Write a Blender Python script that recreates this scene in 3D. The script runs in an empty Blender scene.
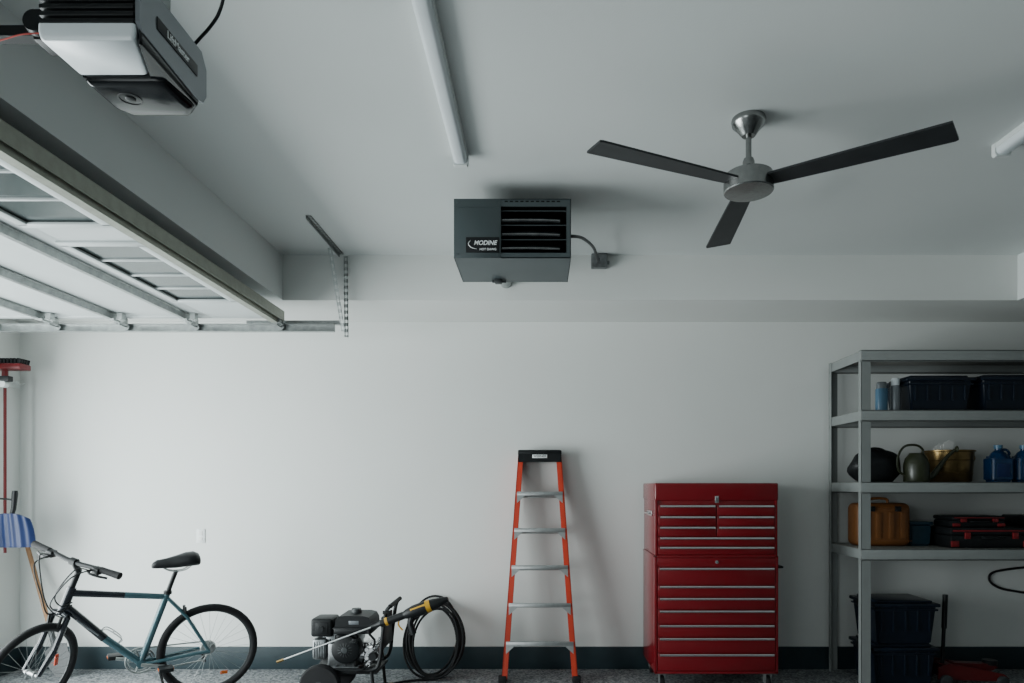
import bpy, bmesh, math, random
from mathutils import Vector, Matrix, Euler
random.seed(7)
COL = bpy.context.scene.collection
PI = math.pi
EYE = 1.53; F = 683.0
def X(px, y): return (px-540.0)*y/F
def Z(py, y): return EYE+(485.0-py)*y/F
def R(d): return math.radians(d)

# ------------------------------------------------------------------ materials
def mat(name, col, rough=.5, metal=0., var=.08, scale=8., bump=0., bscale=60., coat=0., spec=None, trans=0., alpha=1.):
    m = bpy.data.materials.new(name); m.use_nodes = True
    nt = m.node_tree; n = nt.nodes; l = nt.links
    b = n['Principled BSDF']
    b.inputs['Roughness'].default_value = rough; b.inputs['Metallic'].default_value = metal
    b.inputs['Coat Weight'].default_value = coat
    if spec is not None: b.inputs['Specular IOR Level'].default_value = spec
    b.inputs['Transmission Weight'].default_value = trans; b.inputs['Alpha'].default_value = alpha
    tc = n.new('ShaderNodeTexCoord'); ns = n.new('ShaderNodeTexNoise'); ns.inputs['Scale'].default_value = scale
    ns.inputs['Detail'].default_value = 4
    l.new(tc.outputs['Object'], ns.inputs['Vector'])
    r = n.new('ShaderNodeValToRGB')
    r.color_ramp.elements[0].position = .3; r.color_ramp.elements[1].position = .7
    r.color_ramp.elements[0].color = (*[c*(1-var) for c in col], 1)
    r.color_ramp.elements[1].color = (*[min(1, c*(1+var)) for c in col], 1)
    l.new(ns.outputs['Fac'], r.inputs['Fac']); l.new(r.outputs['Color'], b.inputs['Base Color'])
    if bump:
        n2 = n.new('ShaderNodeTexNoise'); n2.inputs['Scale'].default_value = bscale
        l.new(tc.outputs['Object'], n2.inputs['Vector'])
        bp = n.new('ShaderNodeBump'); bp.inputs['Strength'].default_value = bump; bp.inputs['Distance'].default_value = .01
        l.new(n2.outputs['Fac'], bp.inputs['Height']); l.new(bp.outputs['Normal'], b.inputs['Normal'])
    return m
M = {}
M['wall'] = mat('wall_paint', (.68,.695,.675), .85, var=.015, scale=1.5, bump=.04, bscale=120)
M['wall2'] = mat('wall_paint_low_bounce', (.17,.18,.18), .85, var=.03, scale=1.5, bump=.04, bscale=120)  # unseen walls coloured darker to cut bounce and strengthen the light falloff
M['ceil'] = mat('ceiling_paint', (.62,.65,.64), .9, var=.015, scale=1.5, bump=.06, bscale=140)
M['base'] = mat('baseboard_paint', (.016,.030,.036), .5, var=.1, spec=.3)
M['white'] = mat('white_enamel', (.66,.69,.68), .4, var=.02)
M['doorwhite'] = mat('door_steel', (.50,.535,.535), .45, var=.03, scale=4)
M['galv'] = mat('galvanised', (.34,.36,.355), .38, .75, var=.18, scale=25)
M['galv2'] = mat('pale_galvanised', (.44,.47,.46), .42, .35, var=.1, scale=25)
M['olive'] = mat('strut_steel', (.27,.28,.235), .4, .55, var=.10, scale=20)
M['nickel'] = mat('brushed_nickel', (.27,.275,.27), .26, 1., var=.10, scale=40)
M['chrome'] = mat('chrome', (.78,.78,.79), .18, 1., var=.03)
M['blade'] = mat('fan_blade', (.018,.020,.022), .5, var=.15, scale=10, spec=.35)
M['black'] = mat('black_plastic', (.006,.007,.008), .45, var=.2, spec=.3)
M['gloss'] = mat('gloss_black', (.004,.005,.006), .13, var=.1, spec=.3)
M['rubber'] = mat('rubber', (.007,.007,.008), .7, var=.2, bump=.1, spec=.3)
M['dark'] = mat('dark_grey', (.026,.030,.032), .5, var=.12)
M['engine'] = mat('cast_engine_metal', (.20,.21,.215), .35, .85, var=.25, scale=30)
M['heater'] = mat('heater_paint', (.046,.062,.066), .42, var=.08, scale=5)
M['void'] = mat('black_inside', (.004,.004,.004), .8, var=.1, spec=.1)
M['tube'] = mat('exchanger_steel', (.26,.265,.27), .14, 1., var=.3, scale=14)
M['silver'] = mat('silver_panel', (.17,.185,.20), .35, .4, var=.04)
M['lens'] = mat('frosted_lens', (.66,.71,.73), .3, var=.03)
M['orange'] = mat('orange_fibreglass', (.48,.034,.011), .45, var=.08, scale=12)
M['alu'] = mat('aluminium', (.47,.48,.48), .35, .9, var=.08, scale=30)
M['red'] = mat('red_enamel', (.155,.003,.007), .26, var=.06, coat=.25)
M['redp'] = mat('red_plastic', (.15,.005,.008), .4, var=.08)
M['redj'] = mat('dull_red_paint', (.075,.003,.004), .45, var=.1)
M['shelf'] = mat('shelf_steel', (.235,.25,.245), .45, .1, var=.05)
M['deck'] = mat('shelf_board', (.19,.19,.175), .7, var=.1, scale=14)
M['blue'] = mat('blue_plastic', (.004,.016,.075), .45, var=.1)
M['bluej'] = mat('blue_jug', (.008,.045,.13), .2, var=.12, trans=.35)
M['teal'] = mat('teal_plastic', (.007,.030,.048), .4, var=.1)
M['tote'] = mat('dark_navy_tote', (.004,.008,.016), .35, var=.15, spec=.35)
M['bframe'] = mat('bike_teal', (.04,.10,.12), .25, .3, var=.06, coat=.4)
M['bdark'] = mat('bike_dark', (.006,.009,.014), .25, .2, var=.06, coat=.3)
M['wood'] = mat('ash_wood', (.30,.16,.075), .6, var=.2, scale=25)
M['brass'] = mat('brass_bucket', (.20,.135,.055), .3, .9, var=.2)
M['green'] = mat('olive_green', (.022,.026,.012), .32, var=.12)
M['case'] = mat('ochre_case', (.17,.062,.014), .5, var=.1)
M['yellow'] = mat('yellow_plastic', (.50,.27,.012), .4, var=.05)
M['amber'] = mat('amber_reflector', (.6,.12,.015), .25, var=.05)
M['ored'] = mat('orange_red_reflector', (.55,.05,.012), .25, var=.05)
M['lblue'] = mat('light_blue', (.06,.15,.24), .35, var=.05)
M['paper'] = mat('white_rag', (.75,.75,.73), .85, var=.03)
M['concrete'] = mat('concrete', (.45,.45,.44), .85, var=.1, bump=.1)
M['text'] = mat('white_print', (.8,.82,.82), .5, var=.01)
M['tgrey'] = mat('grey_print', (.07,.075,.08), .5, var=.01)
M['rustred'] = mat('red_wire', (.4,.03,.02), .5, var=.05)
M['glass'] = mat('window_glass', (.06,.075,.075), .15, var=.05)
fm = bpy.data.materials.new('epoxy_flake_floor'); fm.use_nodes = True
nt = fm.node_tree; tc = nt.nodes.new('ShaderNodeTexCoord'); v = nt.nodes.new('ShaderNodeTexVoronoi'); v.inputs['Scale'].default_value = 70
rp = nt.nodes.new('ShaderNodeValToRGB'); rp.color_ramp.interpolation = 'CONSTANT'
sep = nt.nodes.new('ShaderNodeSeparateColor')
els = rp.color_ramp.elements; els[0].position = 0; els[0].color = (.14,.15,.16,1); els[1].position = .35; els[1].color = (.27,.28,.29,1)
e = els.new(.6); e.color = (.06,.065,.07,1); e = els.new(.8); e.color = (.38,.39,.39,1)
nt.links.new(tc.outputs['Object'], v.inputs['Vector']); nt.links.new(v.outputs['Color'], sep.inputs['Color'])
nt.links.new(sep.outputs[0], rp.inputs['Fac']); nt.links.new(rp.outputs['Color'], nt.nodes['Principled BSDF'].inputs['Base Color'])
nt.nodes['Principled BSDF'].inputs['Roughness'].default_value = .4
M['floor'] = fm

# ------------------------------------------------------------------ mesh builder
class MB:
    def __init__(s, m=None): s.v = []; s.f = []; s.m = m
    def add(s, vs, fs):
        o = len(s.v)
        for p in vs:
            p = Vector(p); s.v.append(s.m @ p if s.m is not None else p)
        for f in fs: s.f.append([i+o for i in f])
        return s
    def box(s, x0, x1, y0, y1, z0, z1, bv=0., seg=2, m=None):
        bm = bmesh.new(); bmesh.ops.create_cube(bm, size=1)
        for q in bm.verts: q.co = Vector((x0+(q.co.x+.5)*(x1-x0), y0+(q.co.y+.5)*(y1-y0), z0+(q.co.z+.5)*(z1-z0)))
        if bv: bmesh.ops.bevel(bm, geom=bm.edges[:], offset=min(bv, .49*min(abs(x1-x0), abs(y1-y0), abs(z1-z0))), segments=seg, affect='EDGES', profile=.5)
        bm.verts.index_update()
        vs = [q.co.copy() for q in bm.verts]
        if m is not None: vs = [m @ q for q in vs]
        s.add(vs, [[q.index for q in f.verts] for f in bm.faces]); bm.free(); return s
    def taper(s, x0, x1, y0, y1, z0, z1, k, bv=0.):
        bm = bmesh.new(); bmesh.ops.create_cube(bm, size=1)
        cx, cy = (x0+x1)/2, (y0+y1)/2
        for q in bm.verts:
            t = k if q.co.z < 0 else 1
            q.co = Vector((cx+q.co.x*(x1-x0)*t, cy+q.co.y*(y1-y0)*t, z0+(q.co.z+.5)*(z1-z0)))
        if bv: bmesh.ops.bevel(bm, geom=bm.edges[:], offset=bv, segments=3, affect='EDGES')
        bm.verts.index_update()
        s.add([q.co.copy() for q in bm.verts], [[q.index for q in f.verts] for f in bm.faces]); bm.free(); return s
    def tube(s, pts, r, seg=8, closed=False, caps=True):
        pts = [Vector(p) for p in pts]; n = len(pts)
        rs = r if isinstance(r, (list, tuple)) else [r]*n
        T = []
        for i in range(n):
            a = pts[i-1] if (i > 0 or closed) else pts[i]; b = pts[(i+1) % n] if (i < n-1 or closed) else pts[i]
            T.append((b-a).normalized())
        up = Vector((0, 0, 1)) if abs(T[0].z) < .9 else Vector((1, 0, 0))
        u = T[0].cross(up).normalized(); vs = []
        for i in range(n):
            u = (u-T[i]*u.dot(T[i])).normalized(); w = T[i].cross(u)
            for k in range(seg):
                a = 2*PI*k/seg; vs.append(pts[i]+(u*math.cos(a)+w*math.sin(a))*rs[i])
        fs = []
        for i in range(n if closed else n-1):
            j = (i+1) % n
            for k in range(seg):
                k2 = (k+1) % seg; fs.append([i*seg+k, i*seg+k2, j*seg+k2, j*seg+k])
        if caps and not closed:
            fs.append(list(range(seg))[::-1]); fs.append([(n-1)*seg+k for k in range(seg)])
        return s.add(vs, fs)
    def cyl(s, a, b, r, r2=None, seg=16): return s.tube([a, b], [r, r if r2 is None else r2], seg)
    def lathe(s, prof, o=(0, 0, 0), axis='z', seg=32):
        vs = []; o = Vector(o); n = len(prof)
        for (r, z) in prof:
            for k in range(seg):
                a = 2*PI*k/seg; c, d = max(r, 1e-4)*math.cos(a), max(r, 1e-4)*math.sin(a)
                p = {'z': (c, d, z), 'y': (c, z, d), 'x': (z, c, d)}[axis]; vs.append(o+Vector(p))
        fs = []
        for i in range(n-1):
            for k in range(seg):
                k2 = (k+1) % seg; fs.append([i*seg+k, i*seg+k2, (i+1)*seg+k2, (i+1)*seg+k])
        fs.append(list(range(seg))[::-1]); fs.append([(n-1)*seg+k for k in range(seg)])
        return s.add(vs, fs)
    def prism(s, poly, axis, a0, a1):
        def P(p, a): return {'x': (a, p[0], p[1]), 'y': (p[0], a, p[1]), 'z': (p[0], p[1], a)}[axis]
        n = len(poly); vs = [P(p, a0) for p in poly]+[P(p, a1) for p in poly]
        fs = [list(range(n))[::-1], [n+i for i in range(n)]]+[[i, (i+1) % n, n+(i+1) % n, n+i] for i in range(n)]
        return s.add(vs, fs)
    def ring(s, c, R_, r, axis='y', n=40, seg=8, k=1., kz=1.):
        c = Vector(c); pts = []
        for i in range(n):
            a = 2*PI*i/n; p, q = R_*math.cos(a)*k, R_*math.sin(a)*kz
            pts.append(c+Vector({'y': (p, 0, q), 'z': (p, q, 0), 'x': (0, p, q)}[axis]))
        return s.tube(pts, r, seg, closed=True)
    def blob(s, c, rx, ry, rz, amp=0., n=18, k=28, seed=1, flat=None):
        rnd = random.Random(seed); ph = [rnd.uniform(0, 6.28) for _ in range(8)]
        vs = []; fs = []
        for i in range(n+1):
            t = PI*i/n
            for j in range(k):
                a = 2*PI*j/k; q = max(math.sin(t), .002)
                d = 1+amp*(math.sin(3*a+ph[0]+2*t)+.7*math.sin(5*a+ph[1]-4*t)+.6*math.sin(7*t+ph[2]+2*a))*math.sin(t)
                z = rz*math.cos(t)*d
                if flat is not None: z = max(z, flat)
                vs.append((c[0]+rx*q*math.cos(a)*d, c[1]+ry*q*math.sin(a)*d, c[2]+z))
        for i in range(n):
            for j in range(k): fs.append([i*k+j, i*k+(j+1) % k, (i+1)*k+(j+1) % k, (i+1)*k+j])
        return s.add(vs, fs)
    def build(s, name, m, parent=None, label=None, ang=35):
        me = bpy.data.meshes.new(name); me.from_pydata([tuple(p) for p in s.v], [], s.f)
        bm = bmesh.new(); bm.from_mesh(me); bmesh.ops.recalc_face_normals(bm, faces=bm.faces[:]); bm.to_mesh(me); bm.free()
        for p in me.polygons: p.use_smooth = True
        me.set_sharp_from_angle(angle=R(ang))
        me.materials.append(M[m] if isinstance(m, str) else m)
        o = bpy.data.objects.new(name, me); COL.objects.link(o)
        if parent: o.parent = parent
        if label: o['label'] = label
        return o
def smooth(pts, n=8, closed=False):
    P = [Vector(p) for p in pts]; out = []; N = len(P)
    for i in range(N if closed else N-1):
        g = (lambda k: P[k % N]) if closed else (lambda k: P[max(0, min(N-1, k))])
        a, b, c, d = g(i-1), g(i), g(i+1), g(i+2)
        for j in range(n):
            t = j/n; out.append(.5*((2*b)+(c-a)*t+(2*a-5*b+4*c-d)*t*t+(3*b-a-3*c+d)*t**3))
    if not closed: out.append(P[-1])
    return out
def thing(name, label, cat, loc=(0, 0, 0), rot=(0, 0, 0), group=None):
    o = bpy.data.objects.new(name, None); COL.objects.link(o); o.location = loc; o.rotation_euler = rot
    o.empty_display_size = .1
    o['label'] = label; o['category'] = cat
    if group: o['group'] = group
    return o
def tag(o, label, cat, group=None, loc=None):
    o['label'] = label; o['category'] = cat
    if group: o['group'] = group
    if loc: o.location = loc
    return o
def struct(o, label, cat):
    o['kind'] = 'structure'; o['label'] = label; o['category'] = cat; return o
def text(name, body, size, m, parent, loc, rot, ext=.001, sx=1., shear=0., bold=.012):
    cu = bpy.data.curves.new(name, 'FONT'); cu.body = body; cu.size = size; cu.extrude = ext
    cu.align_x = 'CENTER'; cu.align_y = 'CENTER'; cu.shear = shear; cu.offset = size*bold
    t = bpy.data.objects.new('tmp', cu); COL.objects.link(t)
    bpy.context.view_layer.update()
    me = bpy.data.meshes.new_from_object(t.evaluated_get(bpy.context.evaluated_depsgraph_get()))
    bpy.data.objects.remove(t)
    me.transform(Matrix.Translation(loc) @ Euler(rot).to_matrix().to_4x4() @ Matrix.Diagonal((sx, 1, 1, 1)))
    me.materials.clear(); me.materials.append(M[m]); me.name = name
    o = bpy.data.objects.new(name, me); COL.objects.link(o); o.parent = parent
    return o

# ------------------------------------------------------------------ room
YB = 5.69; XL = -4.33; XR = 4.75; YF = -1.8; ZC = 3.22; ZS = 2.888; XT = -1.89; YS = 5.02; XT2 = 3.51
struct(MB().box(XL-.2, XR+.2, YF-.2, YB+.2, -.12, 0).build('floor', 'floor'), 'speckled grey epoxy flake garage floor', 'floor')
struct(MB().box(-16, XL-.2, -8, 14, -.14, -.02).build('driveway', 'concrete'), 'pale concrete driveway outside the open garage door', 'driveway')
struct(MB().box(XL-.2, XR+.2, YB, YB+.2, 0, 3.5).build('wall_back', 'wall'), 'off white painted back wall of the garage', 'wall')
struct(MB().box(XR, XR+.2, YF, YB, 0, 3.5).build('wall_right', 'wall2'), 'unseen right wall beyond the shelving, darkened to cut bounce light', 'wall')
struct(MB().box(XL-.2, XR+.2, YF-.2, YF, 0, 3.5).build('wall_front', 'wall2'), 'unseen wall behind the viewer, darkened to cut bounce light', 'wall')
OY0, OY1, OZ = .35, 5.02, 2.42
struct(MB().box(XL-.2, XL, YF, OY0, 0, 3.5).box(XL-.2, XL, OY1, YB, 0, 3.5).box(XL-.2, XL, OY0, OY1, OZ, 3.5).build('wall_left', 'wall'),
       'off white left wall with the wide garage door opening', 'wall')
struct(MB().box(XT, XT2, YF, YS, ZC, 3.5).build('ceiling', 'ceil'), 'pale grey recessed garage ceiling', 'ceiling')
struct(MB().box(XL, XR, YS, YB, ZS, 3.5).build('soffit_back', 'wall'), 'boxed soffit running along the top of back wall', 'soffit')
struct(MB().box(XL, XT, YF, YS, ZS, 3.5).build('soffit_left', 'ceil'), 'boxed lowered ceiling above the raised garage door', 'soffit')
struct(MB().box(XT2, XR, YF, YS, ZS, 3.5).build('soffit_right', 'ceil'), 'boxed lowered ceiling at the far right', 'soffit')
struct(MB().box(XL, XR, YB-.018, YB, 0, .185, .004).build('baseboard_back', 'base'), 'dark teal grey baseboard along back wall', 'baseboard')
struct(MB().box(XL, XL+.018, OY1+.02, YB-.02, 0, .185, .004).build('baseboard_left', 'base'), 'short dark baseboard on left wall', 'baseboard')
struct(MB().box(XR-.018, XR, YF, YB-.02, 0, .185, .004).build('baseboard_right', 'base'), 'dark baseboard along the right wall', 'baseboard')

# ------------------------------------------------------------------ raised sectional garage door
ZD = 2.735; DY0, DY1 = .42, 4.94; SX = [-1.855, -2.47, -2.98, -3.48, -3.98]
door = thing('door_1', 'raised white sectional garage door hanging under the low ceiling at left', 'garage door', (-2.9, 2.7, ZD))
door['kind'] = 'structure'
L = Matrix.Translation((2.9, -2.7, -ZD))
WY = [(3.40, 4.44), (2.10, 3.14), (.80, 1.84)]
WX0, WX1 = -2.365, -1.995
def sect(i):
    x1, x0 = SX[i]-.003, SX[i+1]+.003
    b = MB(L)
    if i == 0:
        b.box(WX1, x1, DY0, DY1, ZD, ZD+.04, .003).box(x0, WX0, DY0, DY1, ZD, ZD+.04, .003)
        ys = [DY0]+[q for w in sorted(WY) for q in w]+[DY1]
        for k in range(0, len(ys), 2): b.box(WX0, WX1, ys[k], ys[k+1], ZD, ZD+.04)
    else:
        b.box(x0, x1, DY0, DY1, ZD+.004, ZD+.04)
        for yy in (DY0, 2.65, DY1-.06): b.box(x0, x1, yy, yy+.06, ZD-.002, ZD+.006, .002)
    return b.build('door_section', 'doorwhite', door)
secs = [sect(i) for i in range(4)]
for (a, b_) in WY:
    fr = MB(L)
    fr.box(WX0-.03, WX1+.03, a-.03, a+.016, ZD-.014, ZD, .004).box(WX0-.03, WX1+.03, b_-.016, b_+.03, ZD-.014, ZD, .004)
    fr.box(WX0-.03, WX0+.016, a, b_, ZD-.014, ZD, .004).box(WX1-.016, WX1+.03, a, b_, ZD-.014, ZD, .004)
    for k in (1, 2, 3):
        yy = a+(b_-a)*k/4; fr.box(WX0, WX1, yy-.008, yy+.008, ZD-.006, ZD+.006, .002)
    w = fr.build('window_frame', 'doorwhite', door)
    MB(L).box(WX0, WX1, a, b_, ZD+.004, ZD+.010).build('window_pane', 'glass', w)
def strut(xc, w, d, m):
    MB(L).prism([(xc-w/2-.012, ZD-.001), (xc-w/2, ZD-.003), (xc-w/2+.004, ZD-d+.003), (xc+w/2-.004, ZD-d+.003), (xc+w/2, ZD-.003), (xc+w/2+.012, ZD-.001),
                 (xc+w/2+.004, ZD-.005), (xc+w/2-.001, ZD-d), (xc-w/2+.001, ZD-d), (xc-w/2-.004, ZD-.005)], 'y', DY0+.02, DY1-.02).build('strut', m, door)
strut(-1.895, .05, .045, 'olive')
MB(L).box(-1.853, -1.848, DY0, DY1, ZD-.02, ZD+.05).box(-1.860, -1.852, DY0, DY1, ZD-.004, ZD+.001).build('edge_seal', 'olive', door)
for xs in SX[1:4]: strut(xs-.03, .030, .040, 'galv')
for xs in SX[1:4]:
    for yy in (.5, 2.68, 4.80):
        h = MB(L)
        h.box(xs-.055, xs+.055, yy-.028, yy+.028, ZD-.046, ZD-.042, .001).cyl((xs, yy-.038, ZD-.05), (xs, yy+.038, ZD-.05), .009, seg=10)
        h.box(xs+.02, xs+.055, yy-.024, yy+.024, ZD-.043, ZD-.002)
        for q in (-.016, .016): h.cyl((xs+.04, yy+q, ZD-.054), (xs+.04, yy+q, ZD-.044), .006, seg=6)
        h.build('hinge', 'galv2', door)
for xs in SX[:4]:
    for (yy, s) in ((DY1, 1), (DY0, -1)):
        h = MB(L); h.cyl((xs-.03, yy-.06*s, ZD-.055), (xs-.03, yy+.03*s, ZD-.055), .006, seg=8).lathe([(.022, -.008), (.024, 0), (.022, .008)], (xs-.03, yy+.035*s, ZD-.055), 'y', 16)
        h.box(xs-.06, xs, yy-.07*s if s > 0 else yy, yy if s > 0 else yy+.07, ZD-.046, ZD-.004)
        h.build('roller', 'galv', door)
def track(y, s, label):
    t = thing('door_track', label, 'track', (-2.9, y, ZD-.06), group='garage door tracks')
    b = MB()
    b.box(-1.05, 1.40, .022, .026, -.024, .024) if s > 0 else b.box(-1.05, 1.40, -.026, -.022, -.024, .024)
    lo, hi = (-.012, .026) if s > 0 else (-.026, .012)
    b.box(-1.05, 1.40, lo, hi, -.028, -.024).box(-1.05, 1.40, lo, hi, .024, .028)
    pts = []
    for k in range(0, 10):
        a = R(90*k/9); pts.append((-1.05-.30*math.sin(a), .024*s, -.30+.30*math.cos(a)))
    b.tube(pts, .026, 6)
    b.box(-1.385, -1.33, .0 if s > 0 else -.026, .026 if s > 0 else 0, -2.67, -.29)
    b.build('rail', 'galv', t)
    a = MB(); a.box(.75, 1.44, .028*s-.002, .028*s+.002, .028, .06); a.box(.75, 1.44, .026*s-.018, .026*s+.018, .028, .031); a.build('track_angle', 'galv', t)
    return t
track(4.975, 1, 'galvanised garage door track nearest the back wall')
track(.385, -1, 'galvanised garage door track on the side away from back wall')

hg = thing('track_hanger', 'perforated steel angle hanger dropping from the ceiling to the door track end', 'hanger', (-1.43, 4.9, ZC))
def perf(b, p0, p1, w, nrm_side):
    p0, p1 = Vector(p0), Vector(p1); d = (p1-p0); Ln = d.length; d.normalize(); sd = Vector(nrm_side).normalized(); up = d.cross(sd).normalized()
    m = Matrix((( d.x, sd.x, up.x, p0.x), (d.y, sd.y, up.y, p0.y), (d.z, sd.z, up.z, p0.z), (0, 0, 0, 1)))
    b.box(0, Ln, -w/2, -w/2+w*.30, -.0015, .0015, m=m).box(0, Ln, w/2-w*.30, w/2, -.0015, .0015, m=m)
    n = int(Ln/.045)
    for i in range(n+1):
        x = Ln*i/max(1, n); b.box(max(0, x-.012), min(Ln, x+.012), -w/2, w/2, -.0015, .0015, m=m)
b = MB(); perf(b, (-.02, -.62, -.004), (-.02, .09, -.004), .030, (1, 0, 0)); b.box(-.038, -.034, -.62, .09, -.026, -.001); b.build('ceiling_angle', 'galv', hg)
b = MB(); perf(b, (.012, .085, -.02), (.018, .085, -.61), .030, (1, 0, 0)); b.build('drop_angle', 'galv2', hg)
b = MB(); perf(b, (-.060, -.06, -.01), (-.004, .080, -.57), .028, (1, 0, 0)); b.build('brace', 'galv2', hg)

# ------------------------------------------------------------------ opener
ox0, ox1, oy0, oy1, oz0 = -1.352, -1.075, 1.83, 2.20, 2.735
op = thing('garage_door_opener', 'black and silver garage door opener motor hanging at upper left', 'garage door opener', ((ox0+ox1)/2, (oy0+oy1)/2, oz0))
O = Matrix.Translation((-(ox0+ox1)/2, -(oy0+oy1)/2, -oz0))
b = MB(O); b.box(ox0, ox1-.004, oy0+.012, oy1, oz0+.025, oz0+.17, .018, 3)
for k in range(7): zz = oz0+.035+k*.02; b.box(ox0+.006, ox1-.016, oy0+.002, oy0+.02, zz, zz+.013, .003)
b.build('housing', 'black', op)
def puck(b, poly, z0, z1, inset):
    n = len(poly); cx = sum(p[0] for p in poly)/n; cy = sum(p[1] for p in poly)/n; vs = []; lv = []
    for (t, zf) in ((0., 0.), (0.0, .45), (.25, .72), (.55, .9), (1., 1.)):
        for p in poly:
            d = Vector((cx-p[0], cy-p[1])); d.normalize(); q = Vector(p)+d*inset*t
            vs.append((q.x, q.y, z1+(z0-z1)*zf))
        lv.append(zf)
    m = len(lv); fs = [[i*n+k, i*n+(k+1) % n, (i+1)*n+(k+1) % n, (i+1)*n+k] for i in range(m-1) for k in range(n)]
    fs += [list(range(n)), [(m-1)*n+k for k in range(n)]]
    return b.add(vs, fs)
def rounded(poly, r=.015, k=5):
    out = []; n = len(poly)
    for i in range(n):
        p = Vector(poly[i]); a = Vector(poly[i-1]); c = Vector(poly[(i+1) % n])
        u = (a-p).normalized(); w = (c-p).normalized(); s_ = p+u*r; e_ = p+w*r
        for j in range(k+1):
            t = j/k; out.append(tuple((1-t)**2*s_+2*t*(1-t)*p+t*t*e_))
    return out
b = MB(O); puck(b, rounded([(ox0+.002, oy0+.002), (ox1-.010, oy0+.002), (ox1-.065, oy0+.170), (ox0+.004, oy0+.170)], .012), oz0-.008, oz0+.034, .010); b.build('light_lens', 'lens', op, ang=50)
b = MB(O); puck(b, rounded([(ox0+.004, oy0+.174), (ox1-.064, oy0+.174), (ox1-.008, oy0+.012), (ox1-.003, oy0+.02), (ox1-.003, oy1-.04), (ox1-.04, oy1), (ox0+.04, oy1), (ox0+.004, oy1-.05)], .004, 3), oz0-.010, oz0+.034, .008)
puck(b, rounded([(ox0+.012, oy0+.178), (ox1-.066, oy0+.178), (ox1-.03, oy0+.185), (ox1-.012, oy1-.05), (ox1-.04, oy1-.008), (ox0+.045, oy1-.008), (ox0+.012, oy1-.05)], .010), oz0-.026, oz0+.0, .022)
bc = b.build('bottom_cover', 'gloss', op, ang=50)
b = MB(O); b.ring((-1.25, 2.085, oz0-.0265), .032, .0014, 'z', 32, 6).lathe([(0, .006), (.014, .004), (.015, -.002), (.010, -.004), (0, -.004)], (-1.25, 2.085, oz0-.026), 'z', 20); b.build('camera_lens', 'black', bc)
b = MB(O)
b.prism([(oy0+.02, oz0+.020), (oy1-.07, oz0+.004), (oy1-.02, oz0+.014), (oy1+.002, oz0+.045), (oy1+.002, oz0+.13), (oy1-.03, oz0+.172), (oy0+.01, oz0+.172), (oy0+.004, oz0+.16), (oy0+.004, oz0+.04)], 'x', ox1-.012, ox1)
sp = b.build('side_panel', 'silver', op)
b = MB(O); b.box(ox1-.001, ox1+.003, oy0+.085, oy1-.06, oz0+.074, oz0+.110, .0015); b.build('name_strip', 'black', sp)
text('lettering', 'LiftMaster', .030, 'text', sp, O @ Vector((ox1+.0035, 2.025, oz0+.092)), (R(90), 0, R(90)), .0006)
for xx in (ox0+.065, ox1-.065):
    b = MB(O); b.box(xx-.015, xx+.015, oy0+.06, oy1-.05, oz0+.165, oz0+.19)
    for yy in (oy0+.12, oy1-.12): b.box(xx-.015, xx+.015, yy-.002, yy+.002, oz0+.18, ZC)
    b.build('hanging_strap', 'galv', op)
yr = 1.98
b = MB(O); b.box(-4.28, ox0+.01, yr-.02, yr+.02, oz0+.085, oz0+.115).build('rail', 'black', op)
b = MB(O); b.box(ox0-.09, ox0+.01, yr-.04, yr+.04, oz0+.06, oz0+.15, .006).lathe([(.03, -.02), (.035, 0), (.03, .02)], (ox0-.07, yr-.045, oz0+.10), 'y', 20).build('chain_bracket', 'black', op)
b = MB(O); b.tube(smooth([(ox0-.4, yr-.05, oz0+.05), (ox0-.2, yr-.06, oz0+.04), (ox0-.08, yr-.08, oz0+.05), (ox0+.01, yr-.05, oz0+.07)]), .002, 6).build('sensor_wire', 'rustred', op)
b = MB(O); b.tube(smooth([(-1.12, 2.18, oz0+.155), (-1.11, 2.18, oz0+.19), (-1.08, 2.17, oz0+.215), (-1.04, 2.15, oz0+.235), (-1.00, 2.13, oz0+.27), (-.975, 2.11, oz0+.33), (-.97, 2.1, ZC-.0)]), .005, 8).build('power_cord', 'black', op)

# ------------------------------------------------------------------ strip lights
def strip_light(x, y0, y1, label):
    t = thing('ceiling_strip_light', label, 'ceiling light', (x, (y0+y1)/2, ZC), group='ceiling strip lights'); h = (y1-y0)/2
    MB().box(-.038, .038, -h, h, -.024, .002, .002).build('housing', 'white', t)
    pr = [(-.034, -.022), (-.034, -.038), (-.031, -.046), (-.024, -.053), (-.015, -.056), (.015, -.056), (.024, -.053), (.031, -.046), (.034, -.038), (.034, -.022)]
    MB().prism(pr, 'y', -h+.022, h-.022).build('diffuser', 'lens', t, ang=50)
    pr2 = [(-.040, .0), (-.040, -.050), (-.032, -.062), (.032, -.062), (.040, -.050), (.040, .0)]
    for s in (-1, 1): MB().prism(pr2, 'y', s*(h+.004), s*(h-.024)).build('end_cap', 'white', t)
strip_light(-.405, 1.05, 3.50, 'long white strip light on the ceiling left of the heater')
strip_light(2.29, .95, 3.40, 'white strip light cut off at right edge beyond the fan')

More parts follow.
